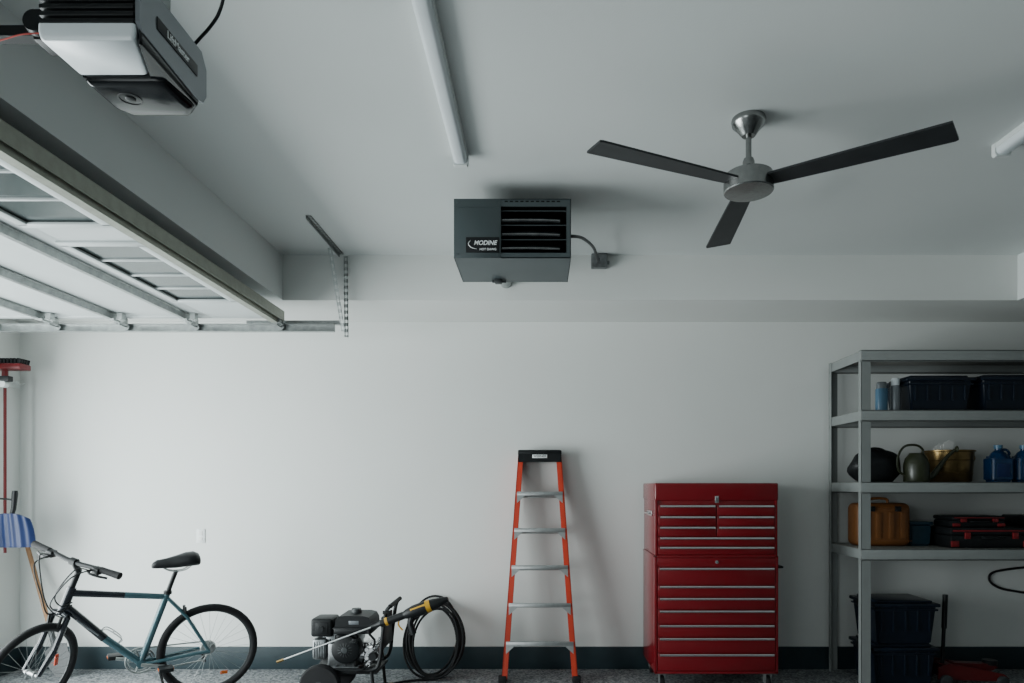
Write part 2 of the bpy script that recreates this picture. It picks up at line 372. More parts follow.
# ------------------------------------------------------------------ ceiling fan
FX, FY = .962, 3.15
fan = thing('ceiling_fan', 'brushed nickel ceiling fan with three dark grey blades', 'ceiling fan', (FX, FY, ZC))
MB().lathe([(.0, 0.001), (.075, 0.001), (.078, -.012), (.074, -.03), (.05, -.055), (.036, -.075), (.03, -.082), (0, -.082)], seg=40).build('canopy', 'nickel', fan)
MB().cyl((0, 0, -.08), (0, 0, -.245), .013, seg=20).lathe([(.0, -.185), (.022, -.185), (.027, -.20), (.027, -.245), (0, -.245)], seg=24).build('downrod', 'nickel', fan)
MB().lathe([(0, -.240), (.045, -.241), (.098, -.252), (.106, -.258), (.106, -.290)], seg=48).build('motor_housing', 'nickel', fan, ang=30)
MB().lathe([(.107, -.288), (.112, -.290), (.112, -.336), (.108, -.341), (0, -.344)], seg=48).build('bottom_cap', 'nickel', fan, ang=30)
for ang in (5, 125, 245):
    a = R(90-ang); m = Matrix.Rotation(a, 4, 'Z') @ Matrix.Translation((0, 0, -.300)) @ Matrix.Rotation(R(-7), 4, 'X')
    out = [(.09, .046), (.14, .049), (.30, .055), (.5, .061), (.7, .066), (.812, .069), (.825, .063)]
    poly = [(x, w) for x, w in out]+[(x+(-.012 if i == 0 else 0), -w) for i, (x, w) in enumerate(out[::-1])]
    bl = MB(m).prism(poly, 'z', -.0045, .0045).build('blade', 'blade', fan)
    MB(m).box(.085, .15, -.026, .026, .0045, .012, .003).build('blade_bracket', 'nickel', bl)

# ------------------------------------------------------------------ unit heater
hx0, hx1, hy0, hy1, hz0, hz1 = -.478, .172, 3.79, 4.24, 2.79, 3.118
ht = thing('unit_heater', 'slate grey gas unit heater hung below the ceiling', 'heater', ((hx0+hx1)/2, 4.0, hz0))
H = Matrix.Translation((-(hx0+hx1)/2, -4.0, -hz0))
b = MB(H); wx0, wx1, wz0, wz1 = X(501, 3.79), X(566.5, 3.79), hz0+.028, hz1-.042
b.box(hx0, hx0+.004, hy0, hy1, hz0, hz1).box(hx1-.004, hx1, hy0, hy1, hz0, hz1).box(hx0, hx1, hy0, hy1, hz0, hz0+.004).box(hx0, hx1, hy0, hy1, hz1-.004, hz1).box(hx0, hx1, hy1-.004, hy1, hz0, hz1)
b.box(wx1, hx1, hy0, hy0+.006, hz0, hz1).box(wx0, wx1, hy0, hy0+.006, hz0, wz0).box(wx0, wx1, hy0, hy0+.006, wz1, hz1)
b.build('casing', 'heater', ht)
b = MB(H); b.box(hx0, wx0, hy0-.004, hy0+.006, hz0, hz1, .003); b.box(hx0+.012, wx0-.012, hy0-.006, hy0, hz1-.05, hz1-.046)
for (xx, zz) in ((hx0+.02, hz0+.02), (wx0-.02, hz0+.02), (hx0+.02, hz1-.02), (wx0-.02, hz1-.02)): b.cyl((xx, hy0-.007, zz), (xx, hy0, zz), .005, seg=8)
b.build('access_panel', 'heater', ht)
b = MB(H); b.box(wx0-.004, wx1+.002, hy0+.20, hy0+.21, wz0-.02, wz1+.02).box(wx0-.006, wx0-.002, hy0+.006, hy0+.2, wz0, wz1).box(wx1+.001, wx1+.004, hy0+.006, hy0+.2, wz0, wz1)
b.box(wx0, wx1, hy0+.006, hy0+.2, wz0-.004, wz0-.001).box(wx0, wx1, hy0+.006, hy0+.2, wz1+.001, wz1+.004).build('inner_baffle', 'void', ht)
for k in range(3):
    zz = wz0+.048+k*.080; yt = hy0+.085
    pts = [(wx0-.004, yt, zz+.004), (wx0+.08, yt, zz+.005), (wx0+.16, yt, zz+.005), (wx0+.25, yt, zz+.003), (wx1-.045, yt+.002, zz), (wx1-.028, yt+.012, zz-.002), (wx1-.022, yt+.04, zz-.003), (wx1-.024, yt+.08, zz-.003)]
    MB(H).tube(smooth(pts, 5), .019, 14).build('exchanger_tube', 'tube', ht)
for k in range(3):
    zz = wz0+.082+k*.080; MB(H).prism([(hy0+.012, zz-.006), (hy0+.06, zz+.010), (hy0+.06, zz+.013), (hy0+.012, zz-.002)], 'x', wx0, wx1).build('louvre', 'heater', ht)
b = MB(H)
for k in range(11): b.box(wx0+.02+k*.029, wx0+.038+k*.029, hy0-.0015, hy0, hz1-.018, hz1-.011)
b.build('vent_slots', 'void', ht)
bd = MB(H).box(X(466, 3.79), X(499.5, 3.79), hy0-.008, hy0-.003, Z(253, 3.79), Z(237.5, 3.79), .002).build('name_badge', 'black', ht)
text('lettering', 'MODINE', .034, 'text', bd, H @ Vector((X(485.2, 3.79), hy0-.009, Z(243.5, 3.79))), (R(90), 0, 0), .0006, sx=.95, shear=.25, bold=.02)
text('small_lettering', 'HOT DAWG', .0165, 'text', bd, H @ Vector((X(488, 3.79), hy0-.009, Z(249.8, 3.79))), (R(90), 0, 0), .0006, shear=.1, bold=.02)
sw = smooth([(X(477, 3.79), hy0-.009, Z(249.5, 3.79)), (X(471.5, 3.79), hy0-.009, Z(248, 3.79)), (X(468.5, 3.79), hy0-.009, Z(244.5, 3.79)), (X(470.5, 3.79), hy0-.009, Z(241, 3.79))])
b = MB(H); b.tube(sw, [.0005+.0018*math.sin(PI*i/(len(sw)-1)) for i in range(len(sw))], 6).build('swoosh', 'text', bd)
for xx in (hx0+.06, hx1-.06):
    for yy in (hy1-.10, hy1-.03): MB(H).cyl((xx, yy, hz1-.01), (xx, yy, ZC+.001), .006, seg=8).build('hanging_rod', 'galv', ht)
b = MB(H); b.box(hx0+.20, hx0+.245, hy1-.07, hy1-.02, hz0-.022, hz0+.002, .006).cyl((hx0+.185, hy1-.045, hz0-.010), (hx0+.27, hy1-.045, hz0-.010), .008)
b.build('gas_valve', 'dark', ht)
b = MB(H); b.cyl((-.25, hy1-.01, 3.02), (-.25, YS-.0, 3.02), .045, seg=20).build('flue_pipe', 'galv', ht)
b = MB(H); b.tube(smooth([(hx1-.01, 4.12, 3.025), (.20, 4.12, 3.03), (.27, 4.28, 3.075), (.36, 4.6, 3.13), (.41, 4.85, 3.13), (.425, 4.93, 3.16)]), .010, 10).build('conduit', 'dark', ht)
jb = thing('junction_box', 'grey metal electrical box on the soffit right of the heater', 'junction box', (.432, YS, 3.165))
MB().box(-.058, .058, -.055, 0.001, -.05, .05, .006).cyl((.075, -.028, -.01), (.055, -.028, -.01), .014, seg=10).build('box', 'engine', jb)
MB().box(-.052, .052, -.060, -.055, -.044, .044, .003).cyl((0, -.063, .032), (0, -.06, .032), .005, seg=8).cyl((0, -.063, -.032), (0, -.06, -.032), .005, seg=8).build('cover', 'engine', jb)
ol = thing('wall_outlet', 'white duplex electrical outlet on the back wall', 'outlet', (X(201, YB), YB, Z(536, YB)))
pl = MB().box(-.036, .036, -.006, 0, -.058, .058, .003).build('cover_plate', 'white', ol)
for s in (-1, 1): MB().box(-.017, .017, -.009, -.005, s*.024-.014, s*.024+.014, .004).build('receptacle', 'paper', ol)

# ------------------------------------------------------------------ stepladder
ld = thing('stepladder', 'folded orange fibreglass stepladder leaning against back wall', 'stepladder', (-.002, 5.27, 0), (R(-9.6), 0, 0))
LH = 1.84
def lx(z): return .287-(.287-.165)*z/LH
for s in (-1, 1):
    def rail(yo, d, w, nm, inset):
        q = MB(); e0, e1 = s*(lx(0)-inset), s*(lx(LH-.04)-inset)
        for (a0, a1, y0, y1) in ((0, .008, yo, yo+d), (-w, .008, yo, yo+.007), (-w, .008, yo+d-.006, yo+d)):
            xs = [(e0+s*a0, e0+s*a1), (e1+s*a0, e1+s*a1)]
            vs = []
            for (z, (p, r_)) in ((.03, xs[0]), (LH-.03, xs[1])): vs += [(p, y0, z), (r_, y0, z), (r_, y1, z), (p, y1, z)]
            q.add(vs, [[0, 1, 2, 3], [4, 5, 6, 7], [0, 1, 5, 4], [1, 2, 6, 5], [2, 3, 7, 6], [3, 0, 4, 7]])
        return q.build(nm, 'orange', ld)
    rail(0, .075, .034, 'front_rail', 0)
    rail(.082, .05, .030, 'rear_rail', -.002)
    e = s*lx(0)
    MB().box(e-.034, e+.03, -.006, .08, 0, .055, .006).build('foot', 'rubber', ld)
    MB().box(e-.026, e+.024, .084, .135, 0, .05, .006).build('foot', 'rubber', ld)
for k in range(5):
    z = .31+k*.296; w = lx(z)-.004
    q = MB(); q.box(-w, w, -.004, .078, z-.004, z+.003, .001).box(-w, w, -.006, -.001, z-.028, z+.003, .001).box(-w, w, .074, .078, z-.028, z+.003)
    for j in range(5): q.box(-w, w, .008+j*.014, .012+j*.014, z+.002, z+.005)
    st = q.build('step', 'alu', ld)
    for s in (-1, 1): MB().prism([(s*(w), z-.028), (s*(w-.07), z-.028), (s*w, z-.09)], 'y', -.003, .001).build('step_brace', 'alu', st)
    z2 = z-.02; MB().box(-lx(z2), lx(z2), .10, .112, z2-.012, z2+.012, .002).build('rear_brace', 'alu', ld)
q = MB(); q.prism([(-.175, LH-.10), (.175, LH-.10), (.172, LH-.085), (.172, LH-.02), (.165, LH), (-.165, LH), (-.172, LH-.02), (-.172, LH-.085)], 'y', -.012, -.006)
q.box(-.178, .178, -.014, .15, LH-.035, LH, .008); q.box(-.176, -.165, -.012, .14, LH-.1, LH-.02).box(.165, .176, -.012, .14, LH-.1, LH-.02)
tcap = q.build('top_cap', 'black', ld)
MB().box(-.06, .06, -.0165, -.0135, LH-.068, LH-.04, .001).build('brand_plate', 'text', tcap)
text('lettering', 'WERNER', .026, 'tgrey', tcap, Vector((0, -.0172, LH-.054)), (R(90), 0, 0), .0004)

# ------------------------------------------------------------------ tool cabinet + top chest
cy0 = 5.06; cxm = (X(655, cy0)+X(778, cy0))/2; W = .455; D = .58
cab = thing('rolling_tool_cabinet', 'red rolling tool cabinet with seven wide drawers on casters', 'tool cabinet', (cxm, cy0+D/2, 0))
zt = Z(556, cy0); zb = .13
b = MB(); b.box(-W, W, -D/2+.012, D/2, zb, zt-.012, .004).box(-W-.004, W+.004, -D/2+.0, D/2, zt-.014, zt, .004).box(-W-.004, -W+.018, -D/2, -D/2+.05, zb, zt, .004).box(W-.018, W+.004, -D/2, -D/2+.05, zb, zt, .004).box(-W, W, -D/2, -D/2+.05, zb, zb+.02, .003)
b.build('body', 'red', cab)
def drawer(par, x0, x1, z0, z1):
    d = MB().box(x0+.003, x1-.003, -D/2-.006, -D/2+.02, z0+.003, z1-.003, .005).build('drawer', 'red', par)
    MB().prism([(-D/2-.004, z1-.006), (-D/2-.018, z1-.006), (-D/2-.022, z1-.012), (-D/2-.022, z1-.020), (-D/2-.016, z1-.023), (-D/2-.004, z1-.019)], 'x', x0+.014, x1-.014).build('handle', 'chrome', d)
rows = [567, 585, 597, 609.5, 624, 637, 653, 671]
for i in range(7): drawer(cab, -W+.018, W-.018, Z(rows[i+1], cy0), Z(rows[i], cy0))
MB().box(-W+.018, W-.018, -D/2-.003, -D/2+.02, Z(566.5, cy0), zt-.016, .003).build('top_rail', 'red', cab)
b = MB(); b.lathe([(.012, 0), (.012, -.01), (.006, -.012)], (0, -D/2-.002, Z(562, cy0)), 'y', 16).build('lock', 'chrome', cab)
xx = W+.004; zh = Z(566, 5.2)
MB().tube(smooth([(xx, -.22, zh), (xx+.045, -.22, zh), (xx+.055, -.18, zh), (xx+.055, .18, zh), (xx+.045, .22, zh), (xx, .22, zh)], 4), .009, 8).build('side_handle', 'black', cab)
for sx in (-1, 1):
    for sy in (-1, 1):
        b = MB(); cx_, cy_ = sx*(W-.06), sy*(D/2-.06)
        b.box(cx_-.045, cx_+.045, cy_-.045, cy_+.045, zb-.006, zb, .001).box(cx_-.022, cx_-.018, cy_-.03, cy_+.03, .045, zb-.004).box(cx_+.018, cx_+.022, cy_-.03, cy_+.03, .045, zb-.004)
        c = b.build('caster', 'galv', cab)
        MB().lathe([(.045, -.016), (.052, -.012), (.052, .012), (.045, .016)], (cx_, cy_, .052), 'x', 24).build('wheel', 'rubber', c)
ch = thing('tool_chest', 'red top tool chest with split small drawers stacked on the rolling cabinet', 'tool chest', (cxm, cy0+D/2, zt))
h = Z(483, cy0)-zt; zz = lambda py: Z(py, cy0)-zt
b = MB(); b.box(-W+.004, W-.004, -D/2+.012, D/2-.01, 0, h-.11, .004).box(-W+.002, -W+.02, -D/2, -D/2+.05, 0, h-.11, .003).box(W-.02, W-.002, -D/2, -D/2+.05, 0, h-.11, .003).box(-W+.01, W-.01, -D/2, -D/2+.05, 0, .008)
b.build('body', 'red', ch)
MB().box(-W-.002, W+.002, -D/2-.006, D/2-.004, h-.13, h, .01, 3).build('lid', 'red', ch)
MB().box(-.014, .014, -D/2-.012, -D/2-.004, zz(503), zz(496), .003).build('lid_latch', 'chrome', ch)
rr = [504.5, 515.5, 526, 536.5, 546, 555]
for i in range(5):
    z1_, z0_ = zz(rr[i]), max(zz(rr[i+1]), .004)
    if i < 3:
        drawer(ch, -W+.02, .0, z0_, z1_); drawer(ch, .0, W-.02, z0_, z1_)
    else: drawer(ch, -W+.02, W-.02, z0_, z1_)
for s in (-1, 1):
    b = MB(); xx = s*(W-.004); zh = h-.23
    b.box(min(xx, xx+s*.012), max(xx, xx+s*.012), -.17, .05, zh-.02, zh+.02, .003).tube(smooth([(xx, -.14, zh), (xx+s*.035, -.13, zh), (xx+s*.035, .0, zh), (xx, .02, zh)], 5), .006, 8)
    b.build('side_handle', 'chrome', ch)

# ------------------------------------------------------------------ shelving
sx0, sx1, sy0, sy1 = 2.385, 4.25, 5.07, 5.64; SW = sx1-sx0; SD = sy1-sy0
sh = thing('steel_shelving_unit', 'tall grey steel shelving unit at right of back wall', 'shelving', (sx0, sy0, 0))
ZT = [Z(350, sy0)+.0, Z(410, sy0), Z(482, sy0), Z(549, sy0)]
for xx in (0, SW-.07):
    for s in (1, -1):
        b = MB(); y0_, y1_ = (0, .003) if s > 0 else (SD-.003, SD)
        b.box(xx, xx+.07, y0_, y1_, 0, ZT[0]).box(xx if xx == 0 else xx+.067, (xx+.003) if xx == 0 else xx+.07, 0 if s > 0 else SD-.045, .045 if s > 0 else SD, 0, ZT[0])
        b.build('post', 'shelf', sh)
for zt_ in ZT:
    for yy in (-.006, SD-.026):
        b = MB(); b.box(.0, SW, yy, yy+.03, zt_-.085, zt_-.075, .002).box(.0, SW, yy, yy+.006, zt_-.085, zt_, .002).box(0, SW, yy, yy+.03, zt_-.008, zt_, .002)
        b.build('beam', 'shelf', sh)
    for xx in (.004, SW-.034):
        MB().box(xx, xx+.004, .01, SD-.01, zt_-.075, zt_-.005, .001).build('side_beam', 'shelf', sh)
    MB().box(.006, SW-.006, .024, SD-.028, zt_-.02, zt_-.002, .002).build('shelf_deck', 'deck', sh)
S1, S2, S3 = ZT[1], ZT[2], ZT[3]
def can(x, y, z, r, h, m, mc, label):
    t = thing('spray_can', label, 'spray can', (x, y, z), group='spray cans on the upper shelf')
    MB().lathe([(0, 0), (r*.97, 0), (r, .006), (r, h*.74), (r*.93, h*.78), (0, h*.78)], seg=24).build('body', m, t)
    MB().lathe([(0, h*.77), (r*.85, h*.77), (r*.85, h*.96), (r*.75, h), (0, h)], seg=24).build('cap', mc, t)
can(2.60, 5.2, S1, .043, .225, 'lblue', 'silver', 'light blue spray can at the left end of the upper shelf')
can(2.705, 5.2, S1, .036, .255, 'silver', 'lens', 'slim silver spray can between the blue can and black tote')
def tote(w, d, h, label, cat, loc, group, m='tote'):
    t = thing('storage_tote', label, cat, loc, group=group)
    b = MB(); b.taper(-w/2+.02, w/2-.02, -d/2+.02, d/2-.02, 0, h-.03, .88, .012)
    for s in (-1, 1):
        for k in (-.36, -.18, 0, .18, .36): b.box(k*w-.008, k*w+.008, s*(d/2-.026)-.008, s*(d/2-.026)+.008, h*.30, h-.05, .004)
    b.box(-w/2+.012, w/2-.012, -d/2+.012, d/2-.012, h-.075, h-.06, .004)
    b.build('bin', m, t)
    b = MB(); b.box(-w/2, w/2, -d/2, d/2, h-.045, h-.018, .008).box(-w/2+.04, w/2-.04, -d/2+.04, d/2-.04, h-.02, h, .008); b.build('lid', m, t)
    for s in (-1, 1): MB().box(s*(w/2)-.012, s*(w/2)+.012, -.06, .06, h-.075, h-.02, .006).build('latch', 'black', t)
    return t
tote(.52, .40, .27, 'black lidded tote on upper shelf next to the spray cans', 'storage bin', (3.01, 5.31, S1), 'storage bins')
tote(.52, .40, .275, 'black lidded tote on upper shelf at right picture edge', 'storage bin', (3.565, 5.31, S1), 'storage bins')
tote(.50, .42, .33, 'dark lidded tote on the floor under shelving, bottom of the stack', 'storage bin', (2.74, 5.31, 0), 'storage bins')
tote(.50, .42, .33, 'dark lidded tote under shelving, top of the floor stack', 'storage bin', (2.745, 5.31, .33), 'storage bins')
t = thing('tool_bag', 'rumpled black bag slumped at left end of the middle shelf', 'bag', (2.65, 5.40, S2))
MB().blob((0, 0, .115), .20, .13, .15, .045, seed=4, flat=-.115).build('bag_body', 'black', t, ang=80)
MB().tube(smooth([(-.10, -.04, .22), (-.06, -.06, .262), (.03, -.05, .255), (.10, -.04, .20)]), .009, 8).build('strap', 'rubber', t)
t = thing('watering_can', 'dark olive watering can with long spout on the middle shelf', 'watering can', (2.86, 5.19, S2))
MB().lathe([(0, 0), (.086, 0), (.090, .01), (.090, .13), (.078, .18), (.055, .21), (.05, .22), (.042, .22), (.0, .19)], seg=28).build('body', 'green', t)
sp_ = smooth([(.06, 0, .03), (.12, 0, .05), (.17, 0, .11), (.23, 0, .19), (.30, 0, .25)]); MB().tube(sp_, [.026-.015*i/(len(sp_)-1) for i in range(len(sp_))], 12).lathe([(0, -.01), (.022, 0), (.025, .006), (0, .008)], (.302, 0, .25), 'x', 16).build('spout', 'green', t)
MB().tube(smooth([(-.086, 0, .05), (-.135, 0, .09), (-.14, 0, .19), (-.09, 0, .27), (.0, 0, .28), (.048, 0, .245), (.045, 0, .205)]), .009, 8).build('handle', 'green', t)
t = thing('bucket', 'brownish gold metal pot on middle shelf right of watering can', 'bucket', (3.245, 5.43, S2))
MB().lathe([(0, 0), (.155, 0), (.162, .01), (.18, .235), (.19, .24), (.19, .25), (.172, .25), (.15, .02), (0, .02)], seg=32).ring((0, 0, .17), .176, .004, 'z', 32, 6).ring((0, 0, .07), .168, .004, 'z', 32, 6).build('pail', 'brass', t)
for s in (-1, 1): MB().ring((0, 0, 0), .03, .005, 'x', 20, 6).build('ear_handle', 'brass', t).location = (s*.192, 0, .19)
rg = MB()
for k in range(6):
    a = k*1.1; rg.prism([(.02*math.cos(a)-.02, .15), (.03*math.cos(a)+.01, .15), (.05*math.cos(a)+.03, .31-.012*k), (.04*math.cos(a)-.0, .335-.014*k), (.03*math.cos(a)-.035, .30-.01*k)], 'y', .013*k-.03, .013*k-.025)
tag(rg.build('paper_rag', 'paper'), 'crumpled white rag sticking out of the gold pot', 'rag', loc=(3.19, 5.42, S2))
def jug(x, label):
    t = thing('fluid_jug', label, 'jug', (x, 5.27, S2), group='blue jugs on the middle shelf')
    b = MB(); b.taper(-.085, .085, -.065, .065, 0, .2, 1., .02); b.lathe([(.075, .18), (.05, .225), (.024, .245), (.024, .262)], seg=20); b.build('body', 'bluej', t)
    MB().lathe([(.03, .258), (.03, .285), (.0, .287)], seg=20).build('cap', 'lblue', t)
    MB().box(-.05, .05, -.067, -.064, .04, .14, .001).build('paper_sticker', 'blue', t)
    MB().tube(smooth([(.06, 0, .19), (.085, 0, .22), (.06, 0, .25), (.02, 0, .245)]), .010, 8).build('handle', 'bluej', t)
jug(3.535, 'blue fluid jug on middle shelf next to the gold pot'); jug(3.735, 'blue fluid jug cut off by the right picture edge')
t = thing('equipment_case', 'tan brown hard case standing at left of lower shelf', 'case', (2.665, 5.38, S3))
b = MB(); b.box(-.21, .21, -.10, .10, 0, .335, .045, 4); b.box(-.21, .21, -.104, -.096, .04, .045).box(-.19, .19, -.106, -.098, .285, .295, .003)
for k in (-.14, -.05, .05, .14): b.box(k-.022, k+.022, -.112, -.1, .06, .265, .008)
b.build('shell', 'case', t)
MB().tube(smooth([(-.07, 0, .32), (-.06, 0, .365), (.06, 0, .365), (.07, 0, .32)], 6), .011, 8).build('handle', 'case', t)
for k in (-.1, .1): MB().box(k-.022, k+.022, -.115, -.09, .27, .31, .004).build('latch', 'black', t)
t = thing('plastic_container', 'small teal blue container beside the tan case', 'container', (2.97, 5.40, S3))
MB().taper(-.085, .085, -.08, .08, 0, .17, .9, .012).build('bin', 'teal', t); MB().box(-.09, .09, -.085, .085, .165, .19, .006).build('lid', 'teal', t)
def tbox(w, d, h, loc, label, red):
    t = thing('portable_tool_box', label, 'tool box', loc, group='portable tool boxes on the lower shelf')
    MB().box(-w/2, w/2, -d/2, d/2, 0, h*.62, .012).build('base', 'black', t)
    MB().box(-w/2-.004, w/2+.004, -d/2-.004, d/2+.004, h*.62, h, .014).build('lid', 'black', t)
    if red:
        MB().box(-w/2+.01, w/2-.01, -d/2-.008, -d/2-.002, h*.80, h*.88, .002).build('red_trim', 'redp', t)
        for s in (-1, 1): MB().box(s*(w/2-.03)-.03, s*(w/2-.03)+.03, -d/2-.006, -d/2+.01, h*.05, h*.35, .006).build('red_corner', 'redp', t)
    for k in (-.3, .3): MB().box(k*w-.022, k*w+.022, -d/2-.014, -d/2+.002, h*.45, h*.76, .004).build('latch', 'redp' if red else 'black', t)
    MB().tube(smooth([(-.07, -d/2, h*.5), (-.06, -d/2-.03, h*.5), (.06, -d/2-.03, h*.5), (.07, -d/2, h*.5)], 5), .008, 8).build('handle', 'black', t)
tbox(.60, .34, .155, (3.395, 5.31, S3), 'wide black tool box with red trim, lower of the pair', 1)
tbox(.40, .26, .085, (3.33, 5.31, S3+.155), 'flat black and red case lying on top of wide tool box', 1)
tbox(.40, .36, .24, (3.93, 5.34, S3), 'tall dark tool box at right end of lower shelf', 0)
yb = YB-.01
tag(MB().tube(smooth([(X(1040, yb), yb, Z(566, yb)), (X(1010, yb), yb, Z(569, yb)), (X(992, yb), yb, Z(573, yb)), (X(990, yb), yb, Z(581, yb)), (X(1000, yb), yb, Z(588, yb)), (X(1020, yb), yb, Z(592, yb)), (X(1045, yb), yb, Z(596, yb))]), .010, 8).build('extension_cord', 'rubber'),
    'black cord looping on the wall behind the shelving', 'cable')
t = thing('floor_jack', 'red trolley jack with black upright handle under shelving', 'floor jack', (3.29, 5.30, 0))
b = MB()
for s in (-1, 1): b.prism([(-.26, .05), (.26, .035), (.28, .06), (.24, .09), (.05, .13), (-.18, .17), (-.26, .14)], 'y', s*.10-.006, s*.10+.006)
b.box(-.2, -.1, -.1, .1, .05, .15, .005).build('chassis', 'redj', t)
MB().prism([(-.14, .12), (.2, .10), (.24, .125), (.2, .15), (-.1, .16)], 'y', -.035, .035).build('lift_arm', 'redj', t)
MB().lathe([(0, .14), (.05, .14), (.055, .17), (.05, .175), (0, .172)], (.2, 0, 0), seg=20).build('saddle', 'black', t)
MB().cyl((-.17, 0, .12), (-.145, 0, .66), .014, seg=12).cyl((-.155, 0, .42), (-.145, 0, .68), .019, seg=12).build('handle', 'black', t)
for (xx, r_) in ((-.21, .045), (.22, .04)):
    for s in (-1, 1): MB().lathe([(r_*.8, -.015), (r_, -.012), (r_, .012), (r_*.8, .015)], (xx, s*.125, r_), 'y', 20).build('wheel', 'dark', t)

# ------------------------------------------------------------------ left wall tools
rk = thing('tool_rack', 'white wall rack with clips high on left wall', 'tool rack', (XL, 5.53, 2.36))
MB().box(0, .02, -.02, .13, -.03, .03, .004).build('rail', 'white', rk)
for yy in (.02, .09): MB().tube(smooth([(.015, yy-.02, 0), (.05, yy-.025, .0), (.065, yy-.025, .012)], 4), .005, 6).tube(smooth([(.015, yy+.02, 0), (.05, yy+.025, .0), (.065, yy+.025, .012)], 4), .005, 6).build('hook', 'white', rk)
yb_ = 5.43
t = thing('push_broom', 'red push broom hung head up on the left wall', 'broom', (X(5, yb_), yb_, Z(553, yb_)))
hb = Z(370, yb_)-Z(553, yb_)
MB().cyl((0, 0, 0), (0, 0, hb), .011, seg=14).build('handle', 'redp', t)
MB().box(-.076, .165, -.06, .06, hb, hb+.045, .008).cyl((0, 0, hb-.06), (0, 0, hb+.01), .022, seg=14).build('broom_head', 'redp', t)
b = MB()
for i in range(8):
    for j in range(5): xx, yy = -.05+i*.0275, -.048+j*.024; b.cyl((xx, yy, hb+.04), (xx*1.05, yy*1.05, hb+.085), .010, .012, seg=6)
b.build('bristles', 'black', t)
t = thing('wall_hook', 'black wall holder with two pale grips under the red broom head', 'hook', (XL, 5.28, Z(380, 5.28)))
MB().box(-.001, .24, -.025, .025, -.012, .03, .006).build('arm', 'black', t)
for x_ in (.115, .185): MB().lathe([(0, -.022), (.026, -.020), (.028, 0), (.026, .020), (0, .022)], (x_, 0, -.032), 'y', 20).build('grip_roller', 'white', t)
# snow shovel: wide scoop, hung by a loop against the wall
ys_ = 5.33
t = thing('snow_shovel', 'wide blue ribbed snow shovel with black grip hung on left wall', 'shovel', (X(15, ys_), ys_, Z(547, ys_)))
b = MB(); NU, NV = 40, 8; vs = []; fs = []
for side in (0, 1):
    for j in range(NV+1):
        v_ = j/NV
        for i in range(NU+1):
            u = -1+2*i/NU
            w = .162*(1-.16*v_**3)
            vs.append((max(u*w, XL-X(15, ys_)), -.055*(1-u*u)-.03*v_+.003*math.cos(u*6*PI)+.004*side, v_*.265-.045*(abs(u)**3)*v_**1.5))
def vid(s_, j, i): return s_*(NV+1)*(NU+1)+j*(NU+1)+i
for s_ in (0, 1):
    for j in range(NV):
        for i in range(NU): fs.append([vid(s_, j, i), vid(s_, j, i+1), vid(s_, j+1, i+1), vid(s_, j+1, i)])
for i in range(NU):
    for j in (0, NV): fs.append([vid(0, j, i), vid(0, j, i+1), vid(1, j, i+1), vid(1, j, i)])
for j in range(NV):
    for i in (0, NU): fs.append([vid(0, j, i), vid(0, j+1, i), vid(1, j+1, i), vid(1, j, i)])
b.add(vs, fs).build('blade', 'blue', t, ang=40)
MB().tube([(.0, -.045, .10), (.02, -.06, .25), (.032, -.055, .30), (.038, -.05, .42), (.038, -.05, .44)], [.016, .016, .017, .021, .018], 12).build('grip', 'black', t)
xw = XL-X(15, ys_)
MB().tube(smooth([(.036, -.05, .36), (-.03, -.045, .375), (xw+.01, -.03, .38), (xw, -.03, .38)], 5), .007, 8).lathe([(.022, 0), (.022, .006), (0, .008)], (xw, -.03, .38), 'x', 14).build('hanging_loop', 'black', t)
p0 = Vector((X(64, 5.40), 5.40, 0.0)); p1 = Vector((X(27, 5.62), 5.62, Z(545, 5.62)))
t = thing('garden_spade', 'wooden handled spade leaning in the left corner behind bicycle', 'spade', p0)
d = p1-p0
MB().cyl(d*.28, d, .017, seg=14).build('handle', 'wood', t)
b = MB(); ax = d.normalized(); sd = Vector((1, 0, 0)); sd = (sd-ax*sd.dot(ax)).normalized(); nn = ax.cross(sd)
b.cyl(d*.24, d*.36, .022, seg=12)
pts = [(-.0, 0), (.06, .05), (.09, .14), (.09, .26), (.02, .29), (-.02, .29), (-.09, .26), (-.09, .14), (-.06, .05)]
b.m = Matrix(((sd.x, nn.x, ax.x, 0), (sd.y, nn.y, ax.y, 0), (sd.z, nn.z, ax.z, 0), (0, 0, 0, 1))); b.prism(pts, 'y', -.003, .003); b.build('blade', 'dark', t)

